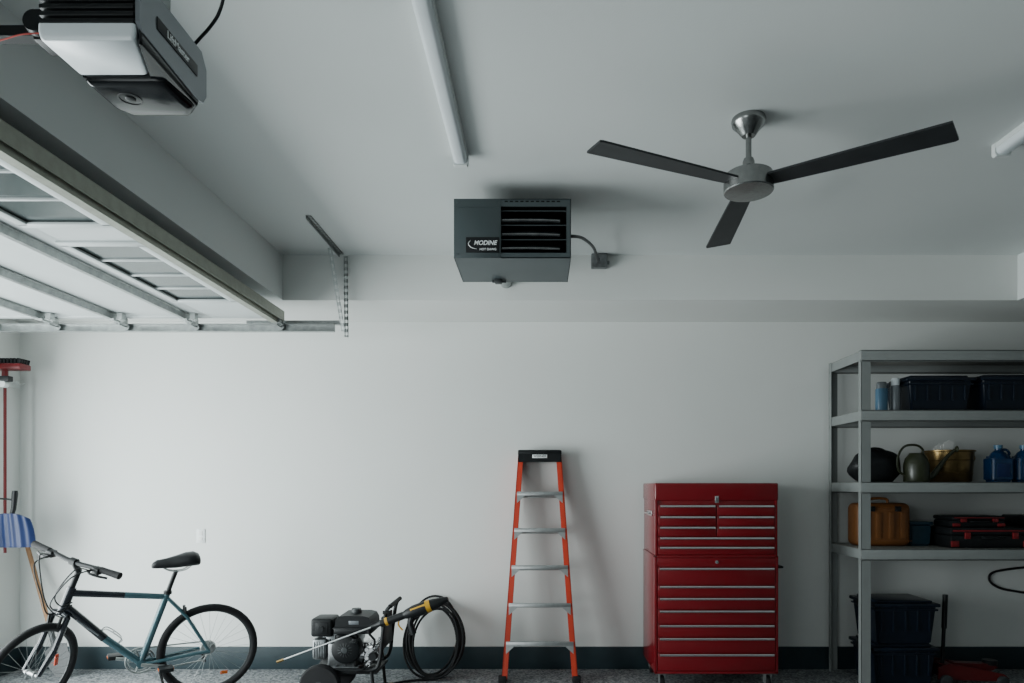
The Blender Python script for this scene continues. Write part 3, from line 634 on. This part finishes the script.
# ------------------------------------------------------------------ bicycle
BR = (-2.43, 5.0, 0)
ang = math.atan2(-.57, -.82)
bk = thing('bicycle', 'dark teal and black mountain bicycle with black saddle on its kickstand', 'bicycle', BR, (R(-5), 0, ang))
WR = .335
a71 = Vector((-.326, 0, .946)); fwd = Vector((.946, 0, .326))
hubF = Vector((1.05, 0, WR)); A0 = hubF-fwd*.043
HB = A0+a71*.42; HT = A0+a71*.575
steer = Matrix.Translation(A0) @ Matrix.Rotation(R(46), 4, a71) @ Matrix.Translation(-A0)
bb = Vector((.43, 0, .30)); st = Vector((.268, 0, .78))
def wheel(c, m):
    w = MB(m); w.ring(c, WR-.042, .010, 'y', 56, 8).ring(c, WR-.050, .007, 'y', 56, 6)
    wo = w.build('wheel', 'dark', bk)
    MB(m).ring(c, WR-.024, .0245, 'y', 72, 12).build('tire', 'rubber', wo)
    s = MB(m)
    for k in range(28):
        a = 2*PI*k/28; sgn = 1 if k % 2 else -1; off = .35*(1 if (k//2) % 2 else -1)
        s.cyl(c+Vector((.018*math.cos(a+off), sgn*.028, .018*math.sin(a+off))), c+Vector(((WR-.045)*math.cos(a), 0, (WR-.045)*math.sin(a))), .0011, seg=4)
    s.build('spokes', 'galv', wo)
    h_ = MB(m); h_.cyl(c+Vector((0, -.05, 0)), c+Vector((0, .05, 0)), .012).lathe([(.022, -.03), (.022, -.026), (.014, -.022), (.014, .022), (.022, .026), (.022, .03)], c, 'y', 16).build('hub', 'alu', wo)
    return wo
hubR = Vector((0, 0, WR))
w1 = wheel(hubR, None); w2 = wheel(hubF, steer)
MB().box(-.13, -.08, -.004, .004, WR-.20, WR-.175, .003).build('wheel_reflector', 'amber', w1)
MB(steer).box(hubF.x-.19, hubF.x-.165, -.005, .005, WR-.02, WR+.06, .003).build('wheel_reflector', 'ored', w2)
MB().tube([HT, HB], .028, 14).build('head_tube', 'bdark', bk)
DTM = bb*.52+HB*.48
b = MB(); b.tube([bb, st], .022, 12).cyl(bb+Vector((0, -.036, 0)), bb+Vector((0, .036, 0)), .028)
b.tube([bb, DTM], .0255, 12)
for s in (-1, 1):
    b.tube([bb+Vector((-.02, s*.020, 0)), bb+Vector((-.06, s*.035, 0)), hubR+Vector((.05, s*.055, 0)), hubR+Vector((0, s*.058, 0))], .013, 8)
b.build('frame', 'bframe', bk)
T0 = HT-a71*.04; T1 = st-Vector((-.008, 0, .03)); TM = T0*.45+T1*.55
MB().tube([T0, TM], [.024, .022], 12).build('top_tube', 'bdark', bk)
MB().tube([TM, T1], [.0225, .020], 12).build('top_tube', 'bframe', bk)
for s in (-1, 1): MB().tube([st-Vector((0, -s*.015, .04)), Vector((.15, s*.04, .60)), hubR+Vector((.01, s*.056, .01))], .012, 8).build('seat_stay', 'bframe', bk)
dt = MB().tube([HB+a71*.03, DTM], .0275, 12).build('down_tube', 'bdark', bk)
dd = (DTM-HB).normalized(); MB().tube([HB+dd*.10+Vector((0, .025, 0)), HB+dd*.27+Vector((0, .025, 0))], .006, 6).build('decal_stripe', 'silver', dt)
b = MB(steer); b.cyl(HB-a71*.005, HB-a71*.03, .027)
b.tube([HB-a71*.03+Vector((0, -.055, 0)), HB-a71*.015, HB-a71*.03+Vector((0, .055, 0))], .020, 10)
for s in (-1, 1): b.tube([HB-a71*.03+Vector((0, s*.055, 0)), A0+a71*.17+Vector((0, s*.057, 0)), A0+a71*.165+Vector((0, s*.057, 0)), hubF+Vector((0, s*.055, 0))], [.018, .018, .022, .014], 10)
b.build('fork', 'bdark', bk)
BC = A0+a71*.745+fwd*.07
b = MB(steer); b.cyl(HT-a71*.01, HT+a71*.12, .018).tube([HT+a71*.11, BC], .020, 10).lathe([(.025, -.02), (.025, .02)], BC, 'y', 14).build('stem', 'black', bk)
bar = [BC, BC+Vector((0, .06, 0)), BC+Vector((-.002, .10, .004)), BC+Vector((-.006, .16, .008)), BC+Vector((-.018, .315, .008))]
bar2 = [Vector((p.x, -p.y, p.z)) for p in bar][::-1][:-1]+bar
hbar = MB(steer).tube(bar2, .0155, 10).build('handlebar', 'black', bk)
for s in (-1, 1):
    e0 = BC+Vector((-.009, s*.20, .008)); e1 = BC+Vector((-.019, s*.335, .008))
    MB(steer).tube([e0, e0*.5+e1*.5, e1], [.021, .021, .024], 12).build('grip', 'rubber', hbar)
    MB(steer).box(BC.x-.028, BC.x+.022, s*.18-.024, s*.18+.024, BC.z-.024, BC.z+.020, .006).build('shifter', 'black', hbar)
    l0 = BC+Vector((-.005, s*.15, .005))
    MB(steer).tube(smooth([l0, l0+Vector((.05, s*.01, -.012)), l0+Vector((.045, s*.06, -.02)), l0+Vector((.015, s*.12, -.026))], 5), .008, 8).build('brake_lever', 'black', hbar)
q = BC+Vector((.03, .15, .0)); q2 = BC+Vector((.03, -.15, .0))
for k in (0, 1):
    MB(steer).tube(smooth([q, q+Vector((.09+.03*k, -.02, .02-.05*k)), HT+Vector((.17+.03*k, .05, .02-.05*k)), HT+Vector((.10, .03, -.09-.04*k)), HT+Vector((.02, .035, -.09-.02*k))]), .0045, 6).build('brake_cable', 'black', bk)
    MB(steer).tube(smooth([q2, q2+Vector((.10+.03*k, .02, .03-.05*k)), HT+Vector((.18, -.04, .03-.05*k)), HB+Vector((.10, -.02, .06-.05*k)), HB+Vector((.04, -.02, -.02))]), .0045, 6).build('brake_cable', 'black', bk)
sp1 = st+(st-bb).normalized()*.16
MB().cyl(st-(st-bb).normalized()*.02, sp1, .0155).lathe([(.026, -.012), (.027, 0), (.026, .012)], st, 'z', 14).build('seat_post', 'black', bk)
b = MB(); prof = [(-.15, .050, .016, .026), (-.14, .084, .024, .042), (-.11, .096, .030, .050), (-.06, .088, .026, .050), (0, .062, .014, .044), (.06, .040, .006, .036), (.12, .030, .002, .030), (.145, .022, -.006, .020), (.152, .010, -.010, .010)]
vs = []; K = 16
for (u, w, z, tk) in prof:
    for k in range(K):
        a = 2*PI*k/K; vs.append((u, w*math.cos(a), z+tk*math.sin(a)))
fs = [[i*K+k, i*K+(k+1) % K, (i+1)*K+(k+1) % K, (i+1)*K+k] for i in range(len(prof)-1) for k in range(K)]+[list(range(K)), [(len(prof)-1)*K+k for k in range(K)]]
b.m = Matrix.Translation(sp1+Vector((-.0, 0, .05))); b.add(vs, fs)
sd_ = b.build('saddle', 'black', bk, ang=60)
for s in (-1, 1): MB(Matrix.Translation(sp1+Vector((0, 0, .05)))).tube(smooth([(-.11, s*.03, .0), (-.05, s*.022, -.046), (.04, s*.022, -.046), (.11, s*.01, -.005)], 5), .004, 6).build('saddle_rail', 'galv', sd_)
b = MB(); b.ring(bb+Vector((0, -.05, 0)), .088, .007, 'y', 36, 6).ring(bb+Vector((0, -.05, 0)), .07, .006, 'y', 36, 6)
for k in range(5): a = 2*PI*k/5; b.cyl(bb+Vector((0, -.05, 0)), bb+Vector((.08*math.cos(a), -.05, .08*math.sin(a))), .008, seg=6)
cr = b.build('chainring', 'galv', bk)
ca = R(-150)
for s in (-1, 1):
    e_ = bb+Vector((s*.165*math.cos(ca), s*.065, s*.165*math.sin(ca)*.35))
    MB().cyl(bb+Vector((0, s*.055, 0)), e_, .014, .011, seg=8).build('crank_arm', 'galv', bk)
    pd = MB().box(e_.x-.045, e_.x+.045, e_.y+(.01 if s > 0 else -.1), e_.y+(.1 if s > 0 else -.01), e_.z-.014, e_.z+.014, .005).build('pedal', 'black', bk)
    MB().box(e_.x-.049, e_.x+.049, e_.y+s*.055-.022, e_.y+s*.055+.022, e_.z-.006, e_.z+.006, .002).build('pedal_reflector', 'amber', pd)
MB().lathe([(.055, -.045), (.048, -.035), (.034, -.03)], hubR, 'y', 24).build('cassette', 'galv', bk)
MB().tube([bb+Vector((0, -.05, .088)), hubR+Vector((0, -.042, .05))], .0055, 6).tube([bb+Vector((0, -.05, -.088)), hubR+Vector((.03, -.042, -.09)), hubR+Vector((0, -.042, -.05))], .0055, 6).build('chain', 'galv', bk)
MB().tube([hubR+Vector((.0, -.06, -.01)), hubR+Vector((.03, -.06, -.05)), hubR+Vector((.02, -.055, -.11))], .012, 8).build('derailleur', 'black', bk)
MB().tube([Vector((.36, .03, .31)), Vector((.33, .05, .29)), Vector((.27, .155, .012))], .009, 8).box(.25, .29, .145, .175, .006, .02, .003).build('kickstand', 'black', bk)
c0 = Vector((.16, 0, .64))
b = MB()
for s in (-1, 1): b.tube([c0+Vector((0, s*.03, .03)), c0+Vector((.0, s*.035, -.03))], .010, 6)
b.tube([c0+Vector((0, -.03, .03)), c0+Vector((0, .03, .03))], .004, 6).build('rear_brake', 'black', bk)
c0 = HB-a71*.06+fwd*.02
b = MB(steer)
for s in (-1, 1): b.tube([c0+Vector((0.01, s*.045, .03)), c0+Vector((.02, s*.04, -.04))], .010, 6)
b.tube([c0+Vector((0.01, -.045, .03)), c0+Vector((.01, .045, .03))], .004, 6).build('front_brake', 'black', bk)
mid = bb*.55+HB*.45; dr = (HB-bb).normalized(); nr = Vector((-dr.z, 0, dr.x))
b = MB()
for s in (-1, 1): b.tube(smooth([mid+nr*.022-dr*.07, mid+nr*.06-dr*.06+Vector((0, s*.036, 0)), mid+nr*.06+dr*.05+Vector((0, s*.036, 0)), mid+nr*.022+dr*.07], 5), .0035, 6)
b.tube([mid+nr*.06+Vector((0, -.036, 0)), mid+nr*.06+Vector((0, .036, 0))], .0035, 6).tube([mid+nr*.022-dr*.07, mid+nr*.022+dr*.07], .0035, 6).build('bottle_cage', 'alu', bk)

# ------------------------------------------------------------------ pressure washer
PY = 4.95
pw = thing('pressure_washer', 'petrol pressure washer with black engine on two wheels', 'pressure washer', (-1.38, PY, 0))
MB().box(-.24, .24, -.17, .17, .205, .225, .006).box(-.22, -.19, -.18, .18, .10, .21, .004).build('base_plate', 'black', pw)
for s in (-1, 1):
    w = MB().lathe([(.085, -.035), (.130, -.033), (.142, -.018), (.142, .018), (.130, .033), (.085, .035)], (-.145, s*.210, .142), 'y', 32).build('wheel', 'rubber', pw)
    MB().lathe([(.0, -.036), (.03, -.036), (.04, -.024), (.086, -.026), (.088, .026), (.04, .024), (.03, .036), (0, .036)], (-.145, s*.210, .142), 'y', 28).build('hub', 'dark', w)
MB().cyl((-.145, -.245, .142), (-.145, .245, .142), .009).build('axle', 'galv', pw)
for s in (-1, 1):
    b = MB(); b.tube(smooth([(-.25, s*.17, .16), (-.21, s*.17, .22), (.0, s*.17, .235), (.2, s*.17, .235), (.255, s*.17, .29), (.275, s*.17, .45), (.30, s*.17, .63), (.33, s*.17, .68)], 6), .014, 10)
    b.tube([(.2, s*.17, .235), (.22, s*.17, .03)], .012, 10).build('side_frame', 'black', pw)
    MB().cyl((.22, s*.17, .0), (.22, s*.17, .05), .02, seg=12).build('rubber_foot', 'rubber', pw)
MB().tube([(.33, -.17, .68), (.33, .17, .68)], .016, 10).build('push_bar', 'rubber', pw)
MB().tube([(.27, -.17, .38), (.27, .17, .38)], .010, 8).box(.262, .278, -.15, .15, .37, .60, .004).build('cross_bar', 'black', pw)
b = MB(); b.box(-.13, .08, -.11, .11, .225, .41, .02).box(-.15, -.03, -.09, .09, .37, .48, .02)
for k in range(6): b.box(-.163, -.022, -.098, .098, .375+k*.018, .381+k*.018, .001)
b.box(-.15, .10, -.13, .13, .225, .245, .004)
for k in range(4): b.cyl((-.12+.06*k, -.125, .25), (-.12+.06*k, -.110, .25), .008, seg=8)
b.box(-.02, .09, -.10, .10, .40, .475, .01)
b.build('engine_block', 'engine', pw)
b = MB(); b.lathe([(0, -.05), (.070, -.048), (.098, -.035), (.105, -.015), (.106, .05)], (.01, -.11, .37), 'y', 32)
b.box(-.07, .09, -.125, -.07, .40, .47, .012)
rs = b.build('recoil_cover', 'black', pw)
b = MB()
for k in range(14): a = 2*PI*k/14; b.cyl((.01+.028*math.cos(a), -.163, .37+.028*math.sin(a)), (.01+.082*math.cos(a), -.148, .37+.082*math.sin(a)), .0028, seg=6)
b.lathe([(0, -.010), (.02, -.008), (.028, 0)], (.01, -.158, .37), 'y', 16).ring((.01, -.153, .37), .07, .003, 'y', 28, 6).build('starter_vent', 'dark', rs)
MB().box(.06, .10, -.165, -.145, .42, .45, .006).tube([(.08, -.165, .435), (.08, -.185, .435)], .006, 8).box(.055, .105, -.195, -.183, .428, .442, .004).build('pull_handle', 'black', rs)
b = MB(); b.box(-.075, .195, -.145, .135, .478, .525, .012, 2)
b.prism([(-.07, .52), (-.062, .585), (-.04, .602), (.02, .606), (.13, .604), (.17, .594), (.188, .56), (.19, .52)], 'y', -.13, .12).box(-.08, .20, -.150, .140, .517, .525, .003)
b.build('fuel_tank', 'black', pw, ang=30)
MB().lathe([(0, .0), (.036, 0), (.038, .02), (.032, .034), (0, .036)], (.05, 0, .602), 'z', 20).build('fuel_cap', 'dark', pw)
b = MB(); b.box(-.240, -.088, -.13, .06, .455, .585, .018, 3).box(-.205, -.115, -.137, -.128, .475, .56, .01).lathe([(.018, -.012), (.018, 0)], (-.16, -.137, .517), 'y', 16)
for k in range(4): b.box(-.225, -.10, -.133, -.128, .462+.004*k*7, .466+.004*k*7, .001)
b.build('air_filter_cover', 'black', pw)
b = MB(); b.box(-.235, -.13, -.12, .06, .29, .44, .02)
for k in range(5): b.box(-.22+.017*k, -.213+.017*k, -.124, -.118, .31, .42, .001)
b.build('muffler', 'engine', pw)
MB().box(.03, .10, -.1305, -.129, .545, .57, .001).build('tank_decal', 'silver', pw)
MB().tube(smooth([(-.10, -.13, .44), (-.08, -.17, .42), (-.05, -.18, .45), (-.06, -.14, .47)], 5), .004, 6).build('spark_wire', 'black', pw)
b = MB(); b.cyl((.07, 0, .32), (.14, 0, .32), .075, seg=20).box(.12, .235, -.08, .08, .25, .39, .018)
for k in range(3):
    b.cyl((.15+.032*k, -.08, .36), (.15+.032*k, -.108, .36), .014, seg=6); b.cyl((.15+.032*k, -.08, .30), (.15+.032*k, -.108, .30), .014, seg=6)
b.cyl((.17, -.06, .265), (.17, -.15, .265), .016, seg=12).cyl((.21, -.06, .33), (.21, -.15, .33), .018, seg=12).cyl((.225, 0, .39), (.225, 0, .43), .016, seg=12)
for k in range(5): b.box(.118+.024*k, .124+.024*k, -.088, .088, .385, .40, .001)
b.build('pump', 'chrome', pw)
MB().lathe([(0, -.03), (.028, -.03), (.032, -.01), (.032, .01), (0, .012)], (.21, -.16, .33), 'y', 16).build('pressure_knob', 'black', pw)
MB().tube(smooth([(.17, -.14, .265), (.16, -.19, .25), (.08, -.20, .235), (-.04, -.19, .245), (-.12, -.16, .26)], 6), .006, 8).build('detergent_tube', 'black', pw)
MB().tube(smooth([(.20, -.12, .38), (.22, -.16, .44), (.18, -.17, .50), (.20, -.14, .55), (.26, -.14, .57)], 6), .008, 8).build('outlet_hose', 'rubber', pw)
MB().cyl((.32, -.17, .66), (.32, -.225, .66), .008, seg=8).box(.29, .35, -.225, -.215, .635, .66, .003).build('wand_holder', 'black', pw)
yw = 4.69
A = Vector((X(277, yw), yw, Z(662, yw))); B = Vector((X(448, yw), yw, Z(599, yw))); dv = (B-A)
wd = thing('spray_wand', 'long spray wand with black and yellow trigger gun across the pressure washer', 'spray wand', A)
MB().tube([dv*.03, dv*.57], .006, 10).build('lance', 'alu', wd)
MB().cyl((0, 0, 0), dv*.04, .010, .010, seg=12).build('nozzle', 'brass', wd)
MB().tube([dv*.55, dv*.60, dv*.61, dv*.74, dv*.75], [.012, .017, .027, .027, .016], 14).build('grip_sleeve', 'black', wd)
MB().tube([dv*.635, dv*.65], .0285, 14).build('sleeve_band', 'yellow', wd)
MB().tube([dv*.73, dv*.76, dv*.80, dv*.86, dv*.92, dv*.97, dv*1.0], [.020, .034, .044, .045, .038, .026, .016], 14).tube(smooth([dv*.80, dv*.78+Vector((.0, 0, -.06)), dv*.78+Vector((.01, 0, -.11)), dv*.79+Vector((.01, 0, -.15))], 5), .022, 10).build('gun_body', 'black', wd)
MB().tube(smooth([dv*.72+Vector((0, 0, -.01)), dv*.71+Vector((0, 0, -.05)), dv*.735+Vector((0, 0, -.10))], 5), .006, 8).build('trigger', 'yellow', wd)
MB().tube([dv*.875, dv*.90], [.0455, .042], 14).build('collar', 'yellow', wd)
MB().tube([dv*.785+Vector((0, -.03, .02)), dv*.87+Vector((0, -.032, .02))], .010, 8).build('side_flash', 'yellow', wd)
cx_ = X(433, 5.46)
b = MB(); pts = []
lp = [(.262, .315, .0, .0), (.175, .255, .02, -.10), (.245, .300, -.012, .12), (.155, .215, .03, .05), (.225, .315, -.02, -.12), (.19, .235, .03, .15), (.262, .27, .0, -.05), (.205, .300, -.02, .05)]
for i, (rx, rz, ox, tl) in enumerate(lp):
    for k in range(24):
        t_ = k/24; n2 = lp[(i+1) % len(lp)] if i < len(lp)-1 else lp[i]
        RX = rx+(n2[0]-rx)*t_; RZ = rz+(n2[1]-rz)*t_; OX = ox+(n2[2]-ox)*t_; TL = tl+(n2[3]-tl)*t_
        a = -PI/2+2*PI*t_; xx = RX*math.cos(a)+OX; zz_ = RZ*math.sin(a)+RZ+.011
        pts.append((xx+TL*(zz_-.3)*.5, -.10+(i+t_)*.019+.19*zz_/.63-.0, zz_))
mx = max(p[1] for p in pts)
pts = [(p[0], p[1]-mx+.20, p[2]) for p in pts]
b.tube(smooth(pts, 2), .0095, 8)
hz = thing('pressure_hose', 'coiled black hose leaning on the back wall beside pressure washer', 'hose', (cx_, 5.46, 0))
b.build('hose_coil', 'rubber', hz)
q = pts[0]
MB().tube(smooth([q, (q[0]-.10, q[1]-.02, .011), (q[0]-.20, q[1]-.06, .011), (q[0]-.27, q[1]-.12, .011)], 6), .0095, 8).build('hose_end', 'rubber', hz)
q2_ = (q[0]-.27, q[1]-.12, .013); MB().cyl(q2_, (q2_[0]-.05, q2_[1]-.03, .013), .012, seg=10).build('hose_fitting', 'brass', hz)

# ------------------------------------------------------------------ lights
def area(name, loc, rot, sx, sy, e, col):
    l = bpy.data.lights.new(name, 'AREA'); l.shape = 'RECTANGLE'; l.size = sx; l.size_y = sy; l.energy = e; l.color = col
    o = bpy.data.objects.new(name, l); COL.objects.link(o); o.location = loc; o.rotation_euler = rot; return o
area('daylight_opening', (XL-.25, 2.95, 1.2), (0, R(-91), 0), 2.3, 4.0, 400, (.90, .985, .985))
area('fill_behind', (-1.9, YF+.05, 1.7), (R(90), 0, R(-8)), 3.6, 2.0, 70, (.90, .985, 1.0))  # added soft fill behind the camera to soften shadows; no window there
wd_ = bpy.data.worlds.new('world'); bpy.context.scene.world = wd_; wd_.use_nodes = True
bg = wd_.node_tree.nodes['Background']
bg.inputs['Color'].default_value = (.76, .88, .96, 1); bg.inputs['Strength'].default_value = 1.4

cam = bpy.data.cameras.new('camera'); co = bpy.data.objects.new('camera', cam); COL.objects.link(co)
co.location = (0, 0, EYE); co.rotation_euler = (R(90), 0, 0)
cam.sensor_width = 36; cam.lens = 36*F/1024; cam.shift_x = -28/1024; cam.shift_y = 143.5/1024; cam.clip_start = .05
bpy.context.scene.camera = co
